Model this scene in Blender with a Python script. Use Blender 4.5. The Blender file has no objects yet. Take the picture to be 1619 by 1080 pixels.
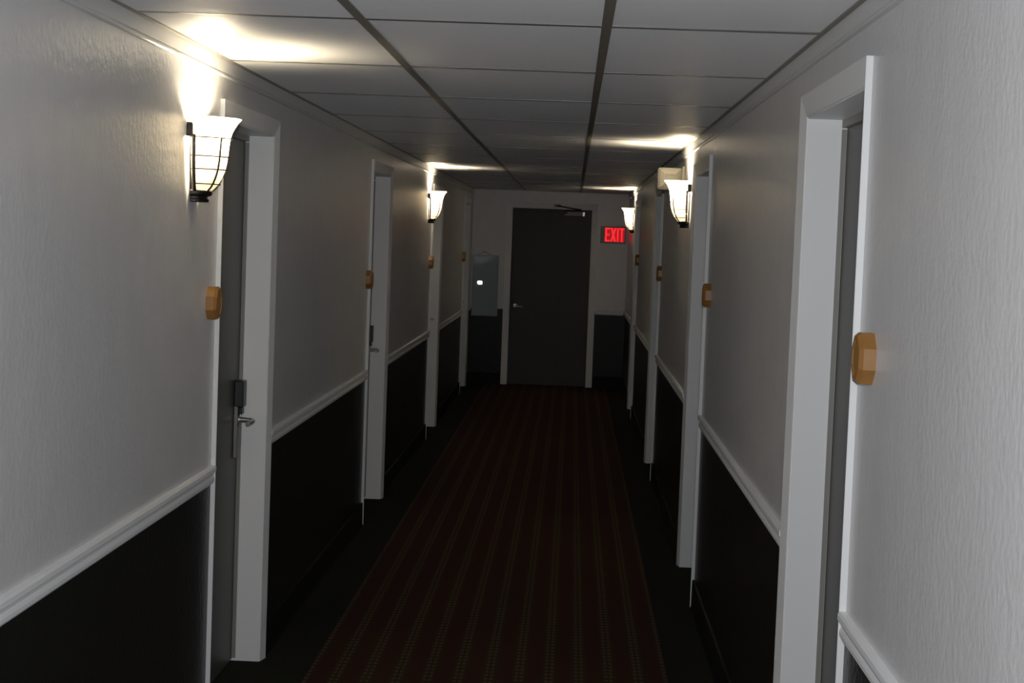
import bpy, bmesh, math, random
from mathutils import Vector, Matrix
random.seed(7)
S = bpy.context.scene
COL = S.collection
PI = math.pi

# ---------------------------------------------------------------- dimensions (metres)
W = 1.83            # corridor width
H = 2.286           # ceiling height
E = 19.90           # depth of the end wall
BACK = -3.0         # corridor closes behind the photographer
WT = 0.16           # wall thickness
DW = 1.07           # door casing, outer width
CW = 0.062          # casing width
CT = 0.0156         # casing thickness
CH = 2.154          # casing outer height
OH = CH - CW        # opening height
SL = 0.108          # slab face depth behind the wall face
LEFT = [5.63, 9.878, 14.161, 18.388]
RIGHT = [3.75, 8.001, 12.232, 16.49]
EX0, EX1, EH = 0.470, 1.398, 2.087      # opening of the end door
RB, RT = 0.862, 0.925                   # chair rail
CR = 2.229                              # crown band lower edge
BB = 0.135                              # baseboard height

# ---------------------------------------------------------------- materials
def mat(name, col, rough=0.5, metal=0.0, bump=None, spec=0.5, var=None, dr=0.3):
    m = bpy.data.materials.new(name); m.use_nodes = True
    nt = m.node_tree; b = nt.nodes['Principled BSDF']
    b.inputs['Base Color'].default_value = (*col, 1)
    b.inputs['Roughness'].default_value = rough
    b.inputs['Metallic'].default_value = metal
    b.inputs['Diffuse Roughness'].default_value = dr
    b.inputs['Specular IOR Level'].default_value = spec
    geo = nt.nodes.new('ShaderNodeNewGeometry')
    if bump:
        sc, strength, dist, stretch = bump
        mp = nt.nodes.new('ShaderNodeMapping'); mp.inputs['Scale'].default_value = stretch
        nz = nt.nodes.new('ShaderNodeTexNoise'); nz.inputs['Scale'].default_value = sc
        nz.inputs['Detail'].default_value = 3
        bp = nt.nodes.new('ShaderNodeBump'); bp.inputs['Strength'].default_value = strength
        bp.inputs['Distance'].default_value = dist
        nt.links.new(geo.outputs['Position'], mp.inputs['Vector'])
        nt.links.new(mp.outputs[0], nz.inputs['Vector'])
        nt.links.new(nz.outputs['Fac'], bp.inputs['Height'])
        nt.links.new(bp.outputs[0], b.inputs['Normal'])
    if var:
        sc, amt, stretch = var
        mp = nt.nodes.new('ShaderNodeMapping'); mp.inputs['Scale'].default_value = stretch
        nz = nt.nodes.new('ShaderNodeTexNoise'); nz.inputs['Scale'].default_value = sc
        rp = nt.nodes.new('ShaderNodeMapRange')
        rp.inputs['To Min'].default_value = 1 - amt; rp.inputs['To Max'].default_value = 1 + amt
        mx = nt.nodes.new('ShaderNodeVectorMath'); mx.operation = 'SCALE'
        mx.inputs[0].default_value = col
        nt.links.new(geo.outputs['Position'], mp.inputs['Vector'])
        nt.links.new(mp.outputs[0], nz.inputs['Vector'])
        nt.links.new(nz.outputs['Fac'], rp.inputs['Value'])
        nt.links.new(rp.outputs[0], mx.inputs['Scale'])
        nt.links.new(mx.outputs[0], b.inputs['Base Color'])
    return m

def wall_paint():
    m = mat('wall_paint', (0.54, 0.54, 0.55), 0.31, bump=(48, 0.50, 0.004, (1, 1, 0.9)), dr=0.35)
    nt = m.node_tree; b = nt.nodes['Principled BSDF']
    geo = nt.nodes['Geometry'] if 'Geometry' in nt.nodes else nt.nodes.new('ShaderNodeNewGeometry')
    sp = nt.nodes.new('ShaderNodeSeparateXYZ'); nt.links.new(geo.outputs['Position'], sp.inputs[0])
    gt = nt.nodes.new('ShaderNodeMath'); gt.operation = 'GREATER_THAN'; gt.inputs[1].default_value = 0.888
    nt.links.new(sp.outputs['Z'], gt.inputs[0])
    mp = nt.nodes.new('ShaderNodeMapping'); mp.inputs['Scale'].default_value = (2.5, 2.5, 1.2)
    nz = nt.nodes.new('ShaderNodeTexNoise'); nz.inputs['Scale'].default_value = 4
    nt.links.new(geo.outputs['Position'], mp.inputs['Vector']); nt.links.new(mp.outputs[0], nz.inputs['Vector'])
    cr = nt.nodes.new('ShaderNodeValToRGB')
    cr.color_ramp.elements[0].position = 0.3; cr.color_ramp.elements[0].color = (0.605, 0.60, 0.605, 1)
    cr.color_ramp.elements[1].position = 0.7; cr.color_ramp.elements[1].color = (0.64, 0.635, 0.64, 1)
    nt.links.new(nz.outputs['Fac'], cr.inputs['Fac'])
    mx = nt.nodes.new('ShaderNodeMix'); mx.data_type = 'RGBA'
    mx.inputs[6].default_value = (0.016, 0.016, 0.0145, 1)
    nt.links.new(gt.outputs[0], mx.inputs[0]); nt.links.new(cr.outputs[0], mx.inputs[7])
    nt.links.new(mx.outputs[2], b.inputs['Base Color'])
    ms = nt.nodes.new('ShaderNodeMath'); ms.operation = 'MULTIPLY_ADD'; ms.inputs[1].default_value = 0.38; ms.inputs[2].default_value = 0.12
    nt.links.new(gt.outputs[0], ms.inputs[0]); nt.links.new(ms.outputs[0], b.inputs['Specular IOR Level'])
    return m

def carpet():
    m = mat('corridor_carpet', (0.03, 0.02, 0.02), 0.95, spec=0.05)
    nt = m.node_tree; b = nt.nodes['Principled BSDF']; L = nt.links.new
    geo = nt.nodes.new('ShaderNodeNewGeometry')
    sp = nt.nodes.new('ShaderNodeSeparateXYZ'); L(geo.outputs['Position'], sp.inputs[0])
    def math_(op, a, bb=None, c=None):
        n = nt.nodes.new('ShaderNodeMath'); n.operation = op
        for i, v in enumerate((a, bb, c)):
            if v is None: continue
            if isinstance(v, (int, float)): n.inputs[i].default_value = v
            else: L(v, n.inputs[i])
        return n.outputs[0]
    def mix(f, a, bb):
        n = nt.nodes.new('ShaderNodeMix'); n.data_type = 'RGBA'; L(f, n.inputs[0])
        for i, v in ((6, a), (7, bb)):
            if isinstance(v, tuple): n.inputs[i].default_value = (*v, 1)
            else: L(v, n.inputs[i])
        return n.outputs[2]
    x, y = sp.outputs['X'], sp.outputs['Y']
    x0, x1, pitch = 0.215, 1.635, 0.1183
    inside = math_('MULTIPLY', math_('GREATER_THAN', x, x0), math_('LESS_THAN', x, x1))
    ph = math_('FRACT', math_('DIVIDE', math_('SUBTRACT', x, x0), pitch))
    # alternate burgundy and brown bands
    band = math_('LESS_THAN', math_('ABSOLUTE', math_('SUBTRACT', ph, 0.5)), 0.27)
    base = mix(band, (0.037, 0.029, 0.015), (0.044, 0.021, 0.017))
    # two dotted lines on each side of a band
    def line(c): return math_('LESS_THAN', math_('ABSOLUTE', math_('SUBTRACT', ph, c)), 0.055)
    ln = math_('MAXIMUM', line(0.09), line(0.91))
    dots = math_('GREATER_THAN', math_('FRACT', math_('DIVIDE', y, 0.055)), 0.45)
    base = mix(math_('MULTIPLY', ln, dots), base, (0.098, 0.056, 0.045))
    col = mix(inside, (0.018, 0.019, 0.0145), base)
    nz = nt.nodes.new('ShaderNodeTexNoise'); nz.inputs['Scale'].default_value = 350
    L(geo.outputs['Position'], nz.inputs['Vector'])
    rp = nt.nodes.new('ShaderNodeMapRange'); rp.inputs['To Min'].default_value = 0.7; rp.inputs['To Max'].default_value = 1.3
    L(nz.outputs['Fac'], rp.inputs['Value'])
    vm = nt.nodes.new('ShaderNodeVectorMath'); vm.operation = 'SCALE'
    L(col, vm.inputs[0]); L(rp.outputs[0], vm.inputs['Scale']); L(vm.outputs[0], b.inputs['Base Color'])
    bp = nt.nodes.new('ShaderNodeBump'); bp.inputs['Strength'].default_value = 0.5; bp.inputs['Distance'].default_value = 0.004
    L(nz.outputs['Fac'], bp.inputs['Height']); L(bp.outputs[0], b.inputs['Normal'])
    return m

def glass_shade_mat():
    m = bpy.data.materials.new('frosted_glass'); m.use_nodes = True
    nt = m.node_tree; nt.nodes.clear(); L = nt.links.new
    out = nt.nodes.new('ShaderNodeOutputMaterial')
    tr = nt.nodes.new('ShaderNodeBsdfTranslucent'); tr.inputs['Color'].default_value = (0.29, 0.265, 0.215, 1)
    df = nt.nodes.new('ShaderNodeBsdfDiffuse'); df.inputs['Color'].default_value = (0.50, 0.46, 0.39, 1)
    gl = nt.nodes.new('ShaderNodeBsdfGlossy'); gl.inputs['Roughness'].default_value = 0.15
    m1 = nt.nodes.new('ShaderNodeMixShader'); m1.inputs[0].default_value = 0.5
    m2 = nt.nodes.new('ShaderNodeMixShader'); m2.inputs[0].default_value = 0.04
    L(df.outputs[0], m1.inputs[1]); L(tr.outputs[0], m1.inputs[2])
    L(m1.outputs[0], m2.inputs[1]); L(gl.outputs[0], m2.inputs[2]); L(m2.outputs[0], out.inputs[0])
    return m

def emit(name, col, strength):
    m = bpy.data.materials.new(name); m.use_nodes = True
    b = m.node_tree.nodes['Principled BSDF']
    b.inputs['Base Color'].default_value = (*[min(1, c * .6) for c in col], 1)
    b.inputs['Emission Color'].default_value = (*col, 1); b.inputs['Emission Strength'].default_value = strength
    return m

M = dict(
    wall=wall_paint(), carpet=carpet(), glass=glass_shade_mat(),
    trim=mat('trim_enamel', (0.84, 0.845, 0.855), 0.42, bump=(30, 0.12, 0.003, (1, 1, 0.2)), dr=0.3),
    band=mat('band_paint', (0.62, 0.62, 0.625), 0.36, dr=0.35),
    tile=mat('ceiling_tile', (0.66, 0.66, 0.67), 0.42, bump=(38, 0.22, 0.004, (1, 1, 1)), spec=0.24, var=(90, 0.06, (1, 1, 1)), dr=0.7),
    grid=mat('grid_metal', (0.23, 0.215, 0.18), 0.36),
    cross=mat('cross_tee_metal', (0.16, 0.155, 0.15), 0.30),
    base=mat('dark_cove_base', (0.010, 0.010, 0.009), 0.6, spec=0.15),
    door=mat('door_grey_paint', (0.068, 0.066, 0.061), 0.42, var=(9, 0.10, (1, 1, 0.15))),
    enddoor=mat('end_door_grey_paint', (0.07, 0.072, 0.078), 0.5, spec=0.2, var=(7, 0.12, (1, 1, 0.15))),
    stop=mat('door_stop_paint', (0.27, 0.26, 0.24), 0.5),
    chrome=mat('satin_chrome', (0.55, 0.55, 0.56), 0.33, 1.0),
    nickel=mat('dull_nickel', (0.20, 0.195, 0.185), 0.42, 0.8),
    black=mat('black_plastic', (0.012, 0.012, 0.014), 0.35),
    bronze=mat('dark_bronze', (0.016, 0.012, 0.010), 0.45, 0.4),
    wood=mat('varnished_oak', (0.34, 0.165, 0.045), 0.38, var=(18, 0.35, (1, 1, 0.25))),
    bulb=emit('bulb_glow', (1.0, 0.84, 0.58), 1300.0),
    cream=mat('cream_plastic', (0.62, 0.58, 0.47), 0.45),
    exitbox=mat('exit_sign_housing', (0.40, 0.37, 0.33), 0.5),
    exitface=emit('exit_sign_backlit_face', (0.55, 0.012, 0.018), 0.55),
    exitred=emit('exit_sign_lit_letters', (1.0, 0.025, 0.035), 1.0),
    panel=mat('pale_panel', (0.42, 0.48, 0.50), 0.6),
    pframe=mat('panel_frame', (0.36, 0.38, 0.38), 0.4),
    silver=mat('closer_silver', (0.30, 0.30, 0.29), 0.55, 0.2),
    cord=mat('hanging_cord', (0.05, 0.05, 0.05), 0.7),
    void=mat('dark_void', (0.02, 0.02, 0.02), 0.9),
)
g = bpy.data.materials.new('clear_acrylic'); g.use_nodes = True
nt_ = g.node_tree; nt_.nodes.clear()
o_ = nt_.nodes.new('ShaderNodeOutputMaterial'); t_ = nt_.nodes.new('ShaderNodeBsdfTransparent'); y_ = nt_.nodes.new('ShaderNodeBsdfGlossy')
t_.inputs[0].default_value = (0.96, 0.98, 1, 1); y_.inputs['Roughness'].default_value = 0.005
f_ = nt_.nodes.new('ShaderNodeFresnel'); f_.inputs[0].default_value = 1.12; x_ = nt_.nodes.new('ShaderNodeMixShader')
nt_.links.new(f_.outputs[0], x_.inputs[0]); nt_.links.new(t_.outputs[0], x_.inputs[1]); nt_.links.new(y_.outputs[0], x_.inputs[2]); nt_.links.new(x_.outputs[0], o_.inputs[0])
M['acrylic'] = g

# ---------------------------------------------------------------- mesh helpers
def box(bm, x0, x1, y0, y1, z0, z1, bev=0.0):
    vs = [bm.verts.new((x, y, z)) for x in (x0, x1) for y in (y0, y1) for z in (z0, z1)]
    fs = [(0, 1, 3, 2), (4, 6, 7, 5), (0, 4, 5, 1), (2, 3, 7, 6), (0, 2, 6, 4), (1, 5, 7, 3)]
    faces = [bm.faces.new([vs[i] for i in f]) for f in fs]
    if bev:
        es = list({e for f in faces for e in f.edges})
        bmesh.ops.bevel(bm, geom=es, offset=bev, segments=2, affect='EDGES', profile=0.5)

def prism(bm, poly, axis_vec, to3):
    """poly: 2-D points; to3(u,v,w) places them; w = 0..1 along extrusion"""
    a = [bm.verts.new(to3(u, v, 0)) for u, v in poly]
    b = [bm.verts.new(to3(u, v, 1)) for u, v in poly]
    n = len(poly)
    for i in range(n):
        j = (i + 1) % n
        bm.faces.new((a[i], a[j], b[j], b[i]))
    bm.faces.new(a[::-1]); bm.faces.new(b)

def tube(bm, pts, r, n=8, cap=True):
    pts = [Vector(p) for p in pts]; rings = []
    for i, p in enumerate(pts):
        t = (pts[min(i + 1, len(pts) - 1)] - pts[max(i - 1, 0)]).normalized()
        a = Vector((0, 0, 1)) if abs(t.z) < 0.9 else Vector((0, 1, 0))
        u = t.cross(a).normalized(); v = t.cross(u)
        rr = r(i / (len(pts) - 1)) if callable(r) else r
        rings.append([bm.verts.new(p + (u * math.cos(2 * PI * k / n) + v * math.sin(2 * PI * k / n)) * rr) for k in range(n)])
    for a, b in zip(rings, rings[1:]):
        for k in range(n):
            bm.faces.new((a[k], a[(k + 1) % n], b[(k + 1) % n], b[k]))
    if cap:
        bm.faces.new(rings[0]); bm.faces.new(rings[-1][::-1])

def build(name, bm, m, parent=None, smooth=False, mats=None):
    bmesh.ops.recalc_face_normals(bm, faces=bm.faces)
    me = bpy.data.meshes.new(name); bm.to_mesh(me); bm.free()
    for mm in (mats or [m]): me.materials.append(mm)
    if smooth:
        for p in me.polygons: p.use_smooth = True
    o = bpy.data.objects.new(name, me); COL.objects.link(o)
    if parent: o.parent = parent
    return o

def tag(o, label, cat, group=None, kind=None):
    o['label'] = label; o['category'] = cat
    if group: o['group'] = group
    if kind: o['kind'] = kind
    return o

def thing(name, label, cat, loc=(0, 0, 0), rotz=0, group=None, kind=None):
    o = bpy.data.objects.new(name, None); COL.objects.link(o)
    o.empty_display_size = 0.1; o.location = loc; o.rotation_euler = (0, 0, rotz)
    return tag(o, label, cat, group, kind)

def dup(root, loc, rotz, label):
    r = root.copy(); COL.objects.link(r); r.location = loc; r.rotation_euler = (0, 0, rotz); r['label'] = label
    for ch in list(root.children):
        c = ch.copy(); COL.objects.link(c); c.parent = r
        for gch in list(ch.children):
            d = gch.copy(); COL.objects.link(d); d.parent = c
    return r

def structure(name, bm, m, label, cat, parent=None):
    o = build(name, bm, m, parent)
    return tag(o, label, cat, kind='structure')

# ---------------------------------------------------------------- room shell
def side_wall(name, doors, x_in, x_out, label):
    bm = bmesh.new(); lo, hi = min(x_in, x_out), max(x_in, x_out)
    y = BACK
    j = 0.012                         # the jamb lining fills this strip
    for d in doors:
        a, b = d + CW - j, d + DW - CW + j
        box(bm, lo, hi, y, a, 0, H + 0.05)
        box(bm, lo, hi, a, b, OH + j, H + 0.05)
        y = b
    box(bm, lo, hi, y, E, 0, H + 0.05)
    return structure(name, bm, M['wall'], label, 'wall')

side_wall('wall_left', LEFT, 0, -WT, 'left corridor wall, pale grey above a charcoal lower half, with two lamps')
side_wall('wall_right', RIGHT, W, W + WT, 'right corridor wall, pale grey above a charcoal lower half, with the nearest open doorway frame')
bm = bmesh.new()
box(bm, -WT, EX0 - 0.0, E, E + WT, 0, H + 0.05); box(bm, EX1, W + WT, E, E + WT, 0, H + 0.05); box(bm, EX0, EX1, E, E + WT, EH, H + 0.05)
structure('wall_end', bm, M['wall'], 'far end wall of the corridor, pale grey over charcoal, around the grey exit door', 'wall')
bm = bmesh.new(); box(bm, -WT, W + WT, BACK - 0.1, BACK, 0, H + 0.05)
structure('wall_back', bm, M['wall'], 'corridor wall behind the viewer', 'wall')
bm = bmesh.new(); box(bm, -WT, W + WT, BACK - 0.1, E + WT, -0.1, 0)
structure('floor', bm, M['carpet'], 'dark carpet with a burgundy dotted runner pattern down the corridor', 'carpet')

# ceiling: lay-in tiles, three columns of 2 x 4 ft
XT = [0.0, 0.6124, 1.256, W]
YT = [4.465 + 1.22 * k for k in range(-7, 14)]
YT = [BACK] + [y for y in YT if BACK + 0.1 < y < E - 0.1] + [E]
bm = bmesh.new()
for i in range(3):
    for k in range(len(YT) - 1):
        q = [(XT[i], YT[k]), (XT[i + 1], YT[k]), (XT[i + 1], YT[k + 1]), (XT[i], YT[k + 1])]
        cx = sum(a for a, b in q) / 4; cy = sum(b for a, b in q) / 4
        sag = random.uniform(0, 0.004)
        dz = [random.uniform(-0.0012, 0.0012) for _ in q]
        vs = [bm.verts.new((a, b, H + 0.0022 + z)) for (a, b), z in zip(q, dz)]
        c = bm.verts.new((cx, cy, H + 0.0022 - sag * 0.5))
        top = [bm.verts.new((a, b, H + 0.03)) for a, b in q]
        for n in range(4):
            bm.faces.new((vs[n], vs[(n + 1) % 4], c)); bm.faces.new((vs[n], top[n], top[(n + 1) % 4], vs[(n + 1) % 4]))
        bm.faces.new(top)
ceil = structure('ceiling', bm, M['tile'], 'suspended ceiling of pale grey tiles, three columns wide', 'ceiling')
bm = bmesh.new()
for x in XT[1:3]:
    box(bm, x - 0.0135, x + 0.0135, BACK, E, H - 0.002, H + 0.012, 0.0008)
    box(bm, x - 0.002, x + 0.002, BACK, E, H + 0.012, H + 0.028)
build('main_runner', bm, M['grid'], ceil)
bm = bmesh.new()
for y in YT[1:-1]:
    for a, b in ((0.018, XT[1] - 0.0135), (XT[1] + 0.0135, XT[2] - 0.0135), (XT[2] + 0.0135, W - 0.018)):
        box(bm, a, b, y - 0.012, y + 0.012, H, H + 0.006, 0.0006)
build('cross_tee', bm, M['cross'], ceil)
bm = bmesh.new()
box(bm, 0.009, 0.022, BACK, E, H - 0.002, H + 0.004); box(bm, W - 0.022, W - 0.009, BACK, E, H - 0.002, H + 0.004)
box(bm, 0.022, W - 0.022, E - 0.022, E, H - 0.002, H + 0.004)
build('wall_angle', bm, M['grid'], ceil)

# mouldings
CROWN = [(0, H), (0.009, H), (0.009, CR + 0.014), (0.0065, CR + 0.011), (0.0095, CR + 0.007), (0.0095, CR + 0.003), (0.004, CR), (0, CR)]
RAIL = [(0, RT), (0.014, RT), (0.0185, RT - 0.006), (0.0185, RT - 0.019), (0.012, RT - 0.025), (0.0095, RT - 0.034),
        (0.012, RT - 0.039), (0.014, RT - 0.045), (0.013, RT - 0.055), (0.006, RB), (0, RB)]
BASE = [(0, 0), (0.016, 0), (0.0115, 0.010), (0.0105, BB - 0.004), (0.008, BB), (0, BB)]
def spans(doors):
    out, y = [], BACK
    for d in doors:
        out.append((y, d)); y = d + DW
    return out + [(y, E)]
def run(name, prof, segs, side, m, label, cat):
    bm = bmesh.new()
    for a, b in segs:
        if side == 'l': prism(bm, prof, None, lambda u, v, w: (u, a + (b - a) * w, v))
        elif side == 'r': prism(bm, prof, None, lambda u, v, w: (W - u, a + (b - a) * w, v))
        else: prism(bm, prof, None, lambda u, v, w: (a + (b - a) * w, E - u, v))
    return structure(name, bm, m, label, cat)
run('trim_1', CROWN, [(BACK, E)], 'l', M['band'], 'flat grey band under the ceiling on the left wall', 'moulding')
run('trim_2', CROWN, [(BACK, E)], 'r', M['band'], 'flat grey band under the ceiling on the right wall', 'moulding')
run('trim_3', RAIL, spans(LEFT), 'l', M['trim'], 'pale chair rail along the left wall', 'chair rail')
run('trim_4', RAIL, spans(RIGHT), 'r', M['trim'], 'pale chair rail along the right wall', 'chair rail')
run('trim_5', RAIL, [(EX1 + 0.08, W - 0.019)], 'e', M['trim'], 'short pale chair rail right of the far door below the exit sign', 'chair rail')
run('baseboard_left', BASE, spans(LEFT), 'l', M['base'], 'black baseboard along the left wall', 'baseboard')
run('baseboard_right', BASE, spans(RIGHT), 'r', M['base'], 'black baseboard along the right wall', 'baseboard')
run('baseboard_end', BASE, [(0.017, EX0 - 0.08), (EX1 + 0.08, W - 0.017)], 'e', M['base'], 'black baseboard on the far end wall', 'baseboard')

# ---------------------------------------------------------------- doors (local frame: x out of the wall into the corridor, y along the wall)
def casing_bm(w, h, cw, t, ti):
    """tapered casing, mitred; opening outline from y=0..w, height h (outer)"""
    bm = bmesh.new()
    # cross-section: (inset from the outer edge, thickness)
    prof = [(0, 0), (0, t), (0.004, t), (cw - 0.003, ti), (cw, ti - 0.002), (cw, 0)]
    def path(i):
        return [(i, 0.0), (i, h - i), (w - i, h - i), (w - i, 0.0)]
    rows = []
    for ins, th in prof:
        rows.append([bm.verts.new((th, y, z)) for y, z in path(ins)])
    n = len(rows)
    for a in range(n):
        b = (a + 1) % n
        for k in range(3):
            bm.faces.new((rows[a][k], rows[b][k], rows[b][k + 1], rows[a][k + 1]))
    bm.faces.new([r[0] for r in rows]); bm.faces.new([r[3] for r in rows][::-1])
    return bm

def guest_door(n, y0, side, label, lock):
    """lock: 'far' or 'near' edge"""
    root = bpy.data.objects.new('door_%d' % n, None); COL.objects.link(root)
    tag(root, label, 'door', kind='structure')
    if side == 'l': root.location = (0, y0, 0); fx = 1
    else: root.location = (W, y0, 0); fx = -1
    def mir(bm):
        if fx < 0:
            bmesh.ops.scale(bm, vec=(-1, 1, 1), verts=bm.verts)
        return bm
    build('casing', mir(casing_bm(DW, CH, CW, CT, 0.0045)), M['trim'], root)
    a, b = CW + 0.0, DW - CW          # clear opening
    bm = bmesh.new()                  # jamb lining
    box(bm, -WT, 0.0, a - 0.012, a + 0.004, 0, OH + 0.012)
    box(bm, -WT, 0.0, b - 0.004, b + 0.012, 0, OH + 0.012)
    box(bm, -WT, 0.0, a + 0.004, b - 0.004, OH - 0.004, OH + 0.012)
    build('jamb', mir(bm), M['trim'], root)
    bm = bmesh.new()                  # narrow stop in front of the slab edge
    s0, s1 = -SL + 0.001, -SL + 0.014
    box(bm, s0, s1, b - 0.010, b - 0.004, 0.012, OH - 0.03); box(bm, s0, s1, a + 0.004, a + 0.010, 0.012, OH - 0.03)
    box(bm, s0, s1, a + 0.004, b - 0.004, OH - 0.026, OH - 0.004)
    build('door_stop', mir(bm), M['stop'], root)
    bm = bmesh.new(); box(bm, -SL - 0.042, -SL, a + 0.006, b - 0.006, 0.008, OH - 0.008, 0.0015)
    build('door_slab', mir(bm), M['door'], root)
    # card lock with lever
    yc = b - 0.075 if lock == 'far' else a + 0.075
    d = -1 if lock == 'far' else 1     # the lever points away from the edge
    bm = bmesh.new(); box(bm, -SL, -SL + 0.018, yc - 0.033, yc + 0.033, 0.826, 1.075, 0.004)
    lk = build('card_lock', mir(bm), M['nickel'], root)
    bm = bmesh.new(); box(bm, -SL, -SL + 0.038, yc - 0.034, yc + 0.034, 1.028, 1.132, 0.005)
    box(bm, -SL + 0.018, -SL + 0.032, yc - 0.022, yc + 0.022, 1.000, 1.028, 0.003)
    o = build('card_reader', mir(bm), M['black'], lk); o['label'] = 'black card reader head'
    bm = bmesh.new()
    tube(bm, [(-SL + 0.015, yc, 0.976), (-SL + 0.022, yc, 0.976)], 0.026, 20)
    tube(bm, [(-SL + 0.02, yc, 0.976), (-SL + 0.06, yc, 0.976), (-SL + 0.071, yc + d * 0.006, 0.976), (-SL + 0.075, yc + d * 0.022, 0.976),
              (-SL + 0.075, yc + d * 0.065, 0.975), (-SL + 0.072, yc + d * 0.115, 0.974)], lambda t: 0.0105 - 0.002 * t, 12)
    build('lever_handle', mir(bm), M['chrome'], lk, smooth=False)
    # dark space behind the slab keeps light from leaking
    return root

LN = ['nearest', 'second', 'third', 'fourth']
dl = ['nearest grey door on the left wall, recessed in a white frame beyond the brightest lamp',
      'second grey door on the left wall, between the two left lamps',
      'third grey door on the left wall, just beyond the smaller left lamp',
      'last grey door on the left wall, next to the far end wall']
dr = ['nearest grey door on the right wall, in the large white frame',
      'second grey door on the right wall, just before the nearer right lamp',
      'third grey door on the right wall, behind the cream box',
      'last grey door on the right wall, just before the exit sign']
for i, y in enumerate(LEFT): guest_door(i + 1, y, 'l', dl[i], 'far')
for i, y in enumerate(RIGHT): guest_door(i + 5, y, 'r', dr[i], 'near')

# end door
root = bpy.data.objects.new('door_9', None); COL.objects.link(root); root.location = (EX0, E, 0)
tag(root, 'wide dark grey exit door in the far end wall under a silver closer', 'door', kind='structure')
ew = EX1 - EX0
bm = casing_bm(ew + 0.15, EH + 0.07, 0.075, 0.017, 0.010)
# casing local x(out) -> world -Y, y(along) -> world X
bmesh.ops.transform(bm, matrix=Matrix(((0, 1, 0, -0.075), (-1, 0, 0, 0), (0, 0, 1, 0), (0, 0, 0, 1))), verts=bm.verts)
build('casing', bm, M['trim'], root)
bm = bmesh.new(); box(bm, 0.003, ew - 0.003, 0.02, 0.065, 0.006, EH - 0.004, 0.002)
slab = build('door_slab', bm, M['enddoor'], root)
bm = bmesh.new()
tube(bm, [(0.065, 0.02, 0.935), (0.065, 0.014, 0.935)], 0.020, 20)
tube(bm, [(0.065, 0.014, 0.935), (0.065, -0.035, 0.935), (0.075, -0.045, 0.934), (0.10, -0.047, 0.930), (0.155, -0.044, 0.922)], lambda t: 0.011 - 0.002 * t, 12)
build('lever_handle', bm, M['chrome'], slab)
cl = bpy.data.objects.new('door_closer', None); COL.objects.link(cl); cl.parent = root
bm = bmesh.new(); box(bm, 1.075 - EX0, 1.285 - EX0, -0.040, 0.02, 2.010, 2.058, 0.004)
build('closer_body', bm, M['silver'], cl)
bm = bmesh.new(); box(bm, 1.285 - EX0, 1.318 - EX0, -0.042, 0.02, 2.006, 2.060, 0.006)
o = build('end_cap', bm, M['chrome'], cl); o['label'] = 'bright end cap of the closer'
bm = bmesh.new()
tube(bm, [(1.09 - EX0, -0.052, 2.030), (1.09 - EX0, -0.052, 2.075)], 0.016, 14)
tube(bm, [(1.09 - EX0, -0.060, 2.072), (1.18 - EX0, -0.115, 2.073), (1.27 - EX0, -0.170, 2.074)], 0.0085, 8)
tube(bm, [(1.27 - EX0, -0.170, 2.080), (1.13 - EX0, -0.105, 2.10), (0.99 - EX0, -0.040, 2.122)], 0.0085, 8)
box(bm, 0.955 - EX0, 1.03 - EX0, -0.045, -0.010, 2.108, 2.136, 0.003)
o = build('closer_arm', bm, M['black'], cl); o['label'] = 'dark folding arm'

# ---------------------------------------------------------------- wall sconces (local: x out of wall, y along it, z up, base of the cap at z=0)
PROF = [(0.036, 0.030), (0.050, 0.037), (0.066, 0.055), (0.079, 0.078), (0.088, 0.102), (0.093, 0.130), (0.096, 0.160),
        (0.099, 0.190), (0.104, 0.212), (0.113, 0.232), (0.124, 0.248), (0.133, 0.257)]
HW = 0.92           # half width along the wall relative to the projection
def pr(z):
    for (r0, z0), (r1, z1) in zip(PROF, PROF[1:]):
        if z <= z1: return r0 + (r1 - r0) * max(0, (z - z0) / (z1 - z0))
    return PROF[-1][0]
def half(r, z, a, off=0.0):
    """a = 0..pi around the half bowl, from the +y side at the wall to -y"""
    return (0.012 + (r + off) * math.sin(a), (r + off) * HW * math.cos(a), z)

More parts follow.
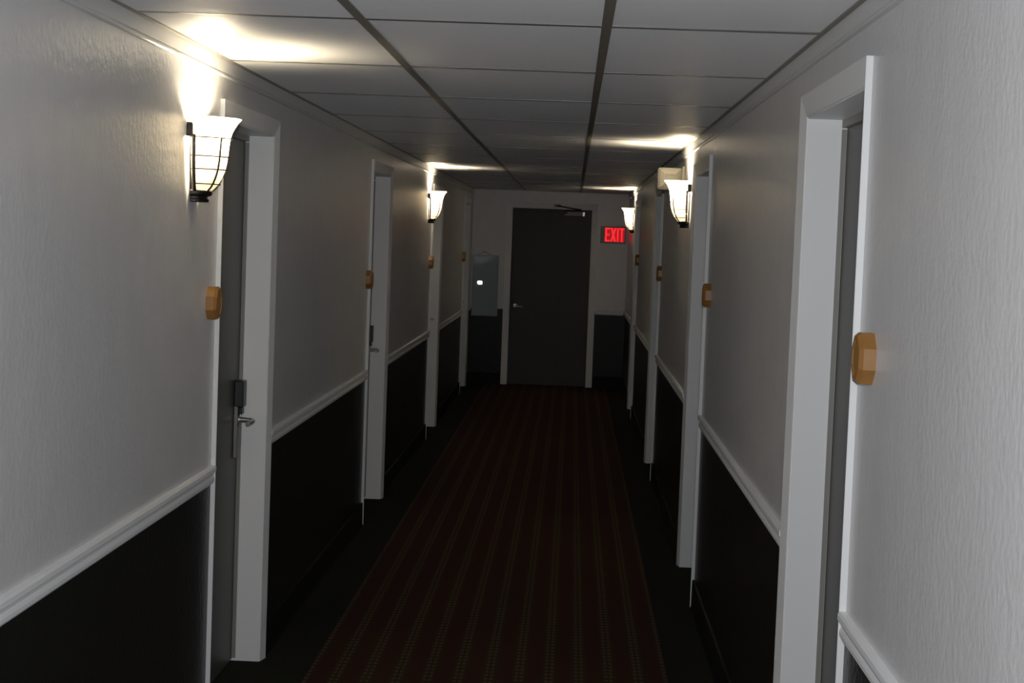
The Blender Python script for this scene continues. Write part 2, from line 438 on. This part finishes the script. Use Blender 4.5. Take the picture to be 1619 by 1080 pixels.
def make_sconce(label):
    t = thing('wall_sconce', label, 'wall lamp', group='wall lamps along the corridor')
    bm = bmesh.new(); n = 32
    prof = []
    for (r0, z0), (r1, z1) in zip(PROF, PROF[1:]):
        prof += [(r0 + (r1 - r0) * k / 2, z0 + (z1 - z0) * k / 2) for k in range(2)]
    prof.append(PROF[-1]); prof += [(0.1345, 0.2595), (0.132, 0.2610), (0.128, 0.2575)]
    rows = [[bm.verts.new(half(r, z, PI * k / n)) for k in range(n + 1)] for r, z in prof]
    for a, b in zip(rows, rows[1:]):
        for k in range(n): bm.faces.new((a[k], a[k + 1], b[k + 1], b[k]))
    build('glass_shade', bm, M['glass'], t, smooth=True)
    # back plate
    bm = bmesh.new(); pts = [(-0.036, 0.0), (0.036, 0.0), (0.045, 0.06), (0.050, 0.14), (0.050, 0.225), (0.040, 0.235), (-0.040, 0.235), (-0.050, 0.225), (-0.050, 0.14), (-0.045, 0.06)]
    prism(bm, pts, None, lambda u, v, w: (0.0005 + 0.007 * w, u, v))
    build('back_plate', bm, M['bronze'], t)
    # base cap and finial
    bm = bmesh.new()
    def hl(rz):
        rs = [[bm.verts.new((0.004 + r * math.sin(PI * k / 20), r * 0.95 * math.cos(PI * k / 20), z)) for k in range(21)] for r, z in rz]
        for a, b in zip(rs, rs[1:]):
            for k in range(20): bm.faces.new((a[k], a[k + 1], b[k + 1], b[k]))
            bm.faces.new((a[0], b[0], b[-1], a[-1]))
        bm.faces.new(rs[0]); bm.faces.new(rs[-1][::-1])
    hl([(0.044, 0.000), (0.047, 0.002), (0.047, 0.008), (0.043, 0.011), (0.043, 0.017), (0.055, 0.021), (0.057, 0.026), (0.057, 0.034), (0.050, 0.038)])
    build('base_cap', bm, M['bronze'], t)
    # wire cage
    for a in (0.03, 0.30, 0.70, 0.97):
        bm = bmesh.new()
        top = 0.205 if a in (0.03, 0.97) else 0.200
        zs = [0.034 + (top - 0.034) * k / 14 for k in range(15)]
        tube(bm, [half(pr(z), z, PI * a, 0.007) for z in zs], 0.0058 if a in (0.03, 0.97) else 0.0032, 8)
        if a in (0.03, 0.97):
            s = 1 if a < 0.5 else -1
            y = HW * 0.105 * s
            box(bm, 0.001, 0.020, y - 0.012, y + 0.012, 0.198, 0.242, 0.003)
        build('cage_rib', bm, M['bronze'], t)
    for z in (0.056, 0.101, 0.141, 0.198):
        bm = bmesh.new()
        tube(bm, [half(pr(z), z, PI * k / 28, 0.006) for k in range(29)], 0.0022, 6)
        build('cage_ring', bm, M['bronze'], t)
    bm = bmesh.new(); bmesh.ops.create_icosphere(bm, subdivisions=2, radius=0.022)
    bmesh.ops.scale(bm, vec=(1, 1, 1.35), verts=bm.verts)
    bmesh.ops.translate(bm, vec=(0.055, 0, 0.203), verts=bm.verts)
    build('bulb', bm, M['bulb'], t, smooth=True)
    bm = bmesh.new(); tube(bm, [(0.05, 0, 0.034), (0.054, 0, 0.11), (0.055, 0, 0.176)], 0.012, 12)
    build('lamp_socket', bm, M['cream'], t)
    return t
SZ = 1.803
s0 = make_sconce('large glowing glass wall lamp on the left wall before the nearest left door')
s0.location = (0, 5.25, SZ)
dup(s0, (0, 13.83, SZ + 0.02), 0, 'smaller looking glowing wall lamp farther down the left wall')
dup(s0, (W, 9.49, SZ + 0.015), PI, 'glowing wall lamp on the right wall in front of the cream box')
dup(s0, (W, 17.85, SZ + 0.02), PI, 'farthest glowing wall lamp, on the right wall just above the exit sign')

# ---------------------------------------------------------------- octagonal wooden plaques
def make_plaque(label):
    R = 0.0535
    def ring(s): return [(R * s / math.cos(PI / 8) * math.cos(PI / 8 + k * PI / 4), R * s / math.cos(PI / 8) * math.sin(PI / 8 + k * PI / 4)) for k in range(8)]
    bm = bmesh.new(); rows = []
    for s, x in ((1, -0.0005), (1, 0.026), (0.86, 0.035), (0.70, 0.035), (0.68, 0.0325)):
        rows.append([bm.verts.new((x, u, v)) for u, v in ring(s)])
    for a, b in zip(rows, rows[1:]):
        for k in range(8): bm.faces.new((a[k], a[(k + 1) % 8], b[(k + 1) % 8], b[k]))
    bm.faces.new(rows[0][::-1]); bm.faces.new(rows[-1])
    o = build('door_plaque', bm, M['wood'])
    return tag(o, label, 'plaque', 'octagonal wooden plaques beside the doors')
PL = [(5.625 - 0.094, 1.478, 'l', 'octagonal oak plaque beside the nearest left door, below the largest lamp'),
      (9.80, 1.455, 'l', 'octagonal oak plaque beside the second left door'),
      (14.06, 1.500, 'l', 'octagonal oak plaque beside the third left door, below the smaller left lamp'),
      (18.27, 1.506, 'l', 'octagonal wooden plaque beside the last left door near the end wall'),
      (3.590, 1.502, 'r', 'octagonal oak plaque beside the nearest right door, the largest plaque'),
      (7.80, 1.498, 'r', 'octagonal wooden plaque beside the second right door'),
      (12.12, 1.513, 'r', 'octagonal wooden plaque beside the third right door'),
      (16.33, 1.56, 'r', 'octagonal wooden plaque beside the last right door near the exit sign')]
p0 = make_plaque(PL[0][3])
for i, (y, z, sd, lab) in enumerate(PL):
    o = p0
    if i:
        o = p0.copy(); COL.objects.link(o)
    o.location = (0 if sd == 'l' else W, y, z); o.rotation_euler = (0, 0, 0 if sd == 'l' else PI); o['label'] = lab

# ---------------------------------------------------------------- cream alarm box on the right wall
t = thing('alarm_box', 'square cream box with rounded corners jutting from the right wall behind the nearer right lamp', 'alarm box', (W, 10.02, 2.108))
bm = bmesh.new(); box(bm, -0.018, -0.0005, -0.05, 0.10, -0.075, 0.075, 0.004)
build('mounting_plate', bm, M['cream'], t)
bm = bmesh.new(); box(bm, -0.158, -0.018, -0.035, 0.075, -0.064, 0.064, 0.012)
body = build('housing', bm, M['cream'], t)
bm = bmesh.new()      # stepped pyramid face turned down the corridor
rows = []
for s, y in ((1.0, -0.035), (0.93, -0.046), (0.52, -0.060), (0.46, -0.0605), (0.40, -0.052)):
    rows.append([bm.verts.new((-0.088 + u * 0.062 * s, y, v * 0.056 * s)) for u, v in ((-1, -1), (1, -1), (1, 1), (-1, 1))])
for a, b in zip(rows, rows[1:]):
    for k in range(4): bm.faces.new((a[k], a[(k + 1) % 4], b[(k + 1) % 4], b[k]))
bm.faces.new(rows[0][::-1]); bm.faces.new(rows[-1])
build('bevelled_cover', bm, M['cream'], t)

# ---------------------------------------------------------------- exit sign
t = thing('exit_sign', 'lit red exit sign on the far wall right of the door', 'sign', (1.507, E, 1.705))
sw, sh, sd = 0.298, 0.200, 0.045
bm = bmesh.new()
box(bm, 0, sw, -sd, -0.0005, 0, 0.020, 0.003); box(bm, 0, sw, -sd, -0.0005, sh - 0.016, sh, 0.003)
box(bm, 0, 0.048, -sd, -0.0005, 0.020, sh - 0.016, 0.002); box(bm, sw - 0.018, sw, -sd, -0.0005, 0.020, sh - 0.016, 0.002)
build('housing', bm, M['exitbox'], t)
bm = bmesh.new(); box(bm, 0.048, sw - 0.018, -sd + 0.008, -0.002, 0.020, sh - 0.016)
f = build('backlit_face', bm, M['exitface'], t)
lx0, lx1, lz0, lz1 = 0.055, sw - 0.022, 0.023, sh - 0.019
def strokes(bm, kind, x, w):
    th, st = lz1 - lz0, 0.0165
    y0, y1 = -sd + 0.002, -sd + 0.008
    if kind == 'E':
        box(bm, x, x + st, y0, y1, lz0, lz1)
        for z in (lz0, (lz0 + lz1 - st) / 2, lz1 - st): box(bm, x + st, x + w - (0.006 if 0 < z - lz0 < th - st - 0.001 else 0), y0, y1, z, z + st)
    elif kind == 'I':
        box(bm, x + w / 2 - st / 2, x + w / 2 + st / 2, y0, y1, lz0, lz1)
    elif kind == 'T':
        box(bm, x + w / 2 - st / 2, x + w / 2 + st / 2, y0, y1, lz0, lz1 - st); box(bm, x, x + w, y0, y1, lz1 - st, lz1)
    else:
        for s in (0, 1):
            a, b = (x, x + w - st * 1.15) if s == 0 else (x + w - st * 1.15, x)
            yy = y0 + 0.0004 * s
            prism(bm, [(a, lz0), (a + st * 1.15, lz0), (b + st * 1.15, lz1), (b, lz1)], None, lambda u, v, w_: (u, yy + (y1 - yy) * w_, v))
ws = (('E', 0.054), ('X', 0.066), ('I', 0.022), ('T', 0.056)); gap = (lx1 - lx0 - sum(w for _, w in ws)) / 3; x = lx0
for k, w in ws:
    bm = bmesh.new(); strokes(bm, k, x, w); build('letter', bm, M['exitred'], f); x += w + gap

# ---------------------------------------------------------------- glazed panel hanging on the end wall
t = thing('hanging_panel', 'tall pale glossy panel hanging from a hook left of the far door', 'wall panel', (0.024, E - 0.0375, 0.80))
t.rotation_euler = (math.radians(-1.72), 0, math.radians(3.1))
pw, ph = 0.306, 0.716
bm = bmesh.new(); box(bm, 0.004, pw - 0.004, -0.014, -0.001, 0.004, ph - 0.004); build('board', bm, M['panel'], t)
bm = bmesh.new()
for q in ((0, pw, 0, 0.010), (0, pw, ph - 0.010, ph), (0, 0.010, 0.010, ph - 0.010), (pw - 0.010, pw, 0.010, ph - 0.010)):
    box(bm, q[0], q[1], -0.022, -0.0005, q[2], q[3], 0.002)
build('frame', bm, M['pframe'], t)
bm = bmesh.new(); box(bm, 0.010, pw - 0.010, -0.020, -0.017, 0.010, ph - 0.010)
o = build('clear_cover', bm, M['acrylic'], t); o['label'] = 'clear glossy cover sheet'
bm = bmesh.new()
tube(bm, [(0.045, -0.008, ph - 0.004), (0.135, -0.010, ph + 0.036), (0.225, -0.008, ph - 0.004)], 0.0032, 6)
build('cord', bm, M['cord'], t)
bm = bmesh.new(); tube(bm, [(0.135, 0, ph + 0.036), (0.135, -0.02, ph + 0.036), (0.135, -0.022, ph + 0.044)], 0.006, 8)
build('hook', bm, M['black'], t)

# ---------------------------------------------------------------- light
w = bpy.data.worlds.new('dark'); S.world = w; w.use_nodes = True
w.node_tree.nodes['Background'].inputs[0].default_value = (0, 0, 0, 1)
w.node_tree.nodes['Background'].inputs[1].default_value = 0

CX, CZ = 1.1907, 1.7281
r = Vector((0.99875, 0.03622, 0.03427)); 
yaw, pitch, roll = 0.0339, 0.0612, 0.0372
fw = Vector((-math.sin(yaw) * math.cos(pitch), math.cos(yaw) * math.cos(pitch), -math.sin(pitch)))
r0 = Vector((math.cos(yaw), math.sin(yaw), 0)); u0 = r0.cross(fw)
r = r0 * math.cos(roll) + u0 * math.sin(roll); u = -r0 * math.sin(roll) + u0 * math.cos(roll)
rot = Matrix((r, u, -fw)).transposed()
cam = bpy.data.cameras.new('camera'); co = bpy.data.objects.new('camera', cam); COL.objects.link(co)
cam.sensor_fit = 'HORIZONTAL'; cam.sensor_width = 36.0; cam.lens = 2674.2 / 1619 * 36.0
cam.clip_start = 0.05; cam.clip_end = 60
co.matrix_world = Matrix.Translation((CX, 0, CZ)) @ rot.to_4x4()
S.camera = co

# the photographer's flash unit
fl = bpy.data.lights.new('camera_flash', 'AREA'); fl.shape = 'RECTANGLE'; fl.size = 0.07; fl.size_y = 0.04
fl.spread = math.radians(125); fl.energy = 34.0; fl.color = (0.97, 0.985, 1.0)
fo = bpy.data.objects.new('camera_flash', fl); COL.objects.link(fo)
fo.matrix_world = Matrix.Translation((CX, -0.02, CZ + 0.12)) @ rot.to_4x4()

S.view_settings.view_transform = 'Standard'; S.view_settings.look = 'None'
S.view_settings.exposure = 0.0; S.view_settings.gamma = 1.0
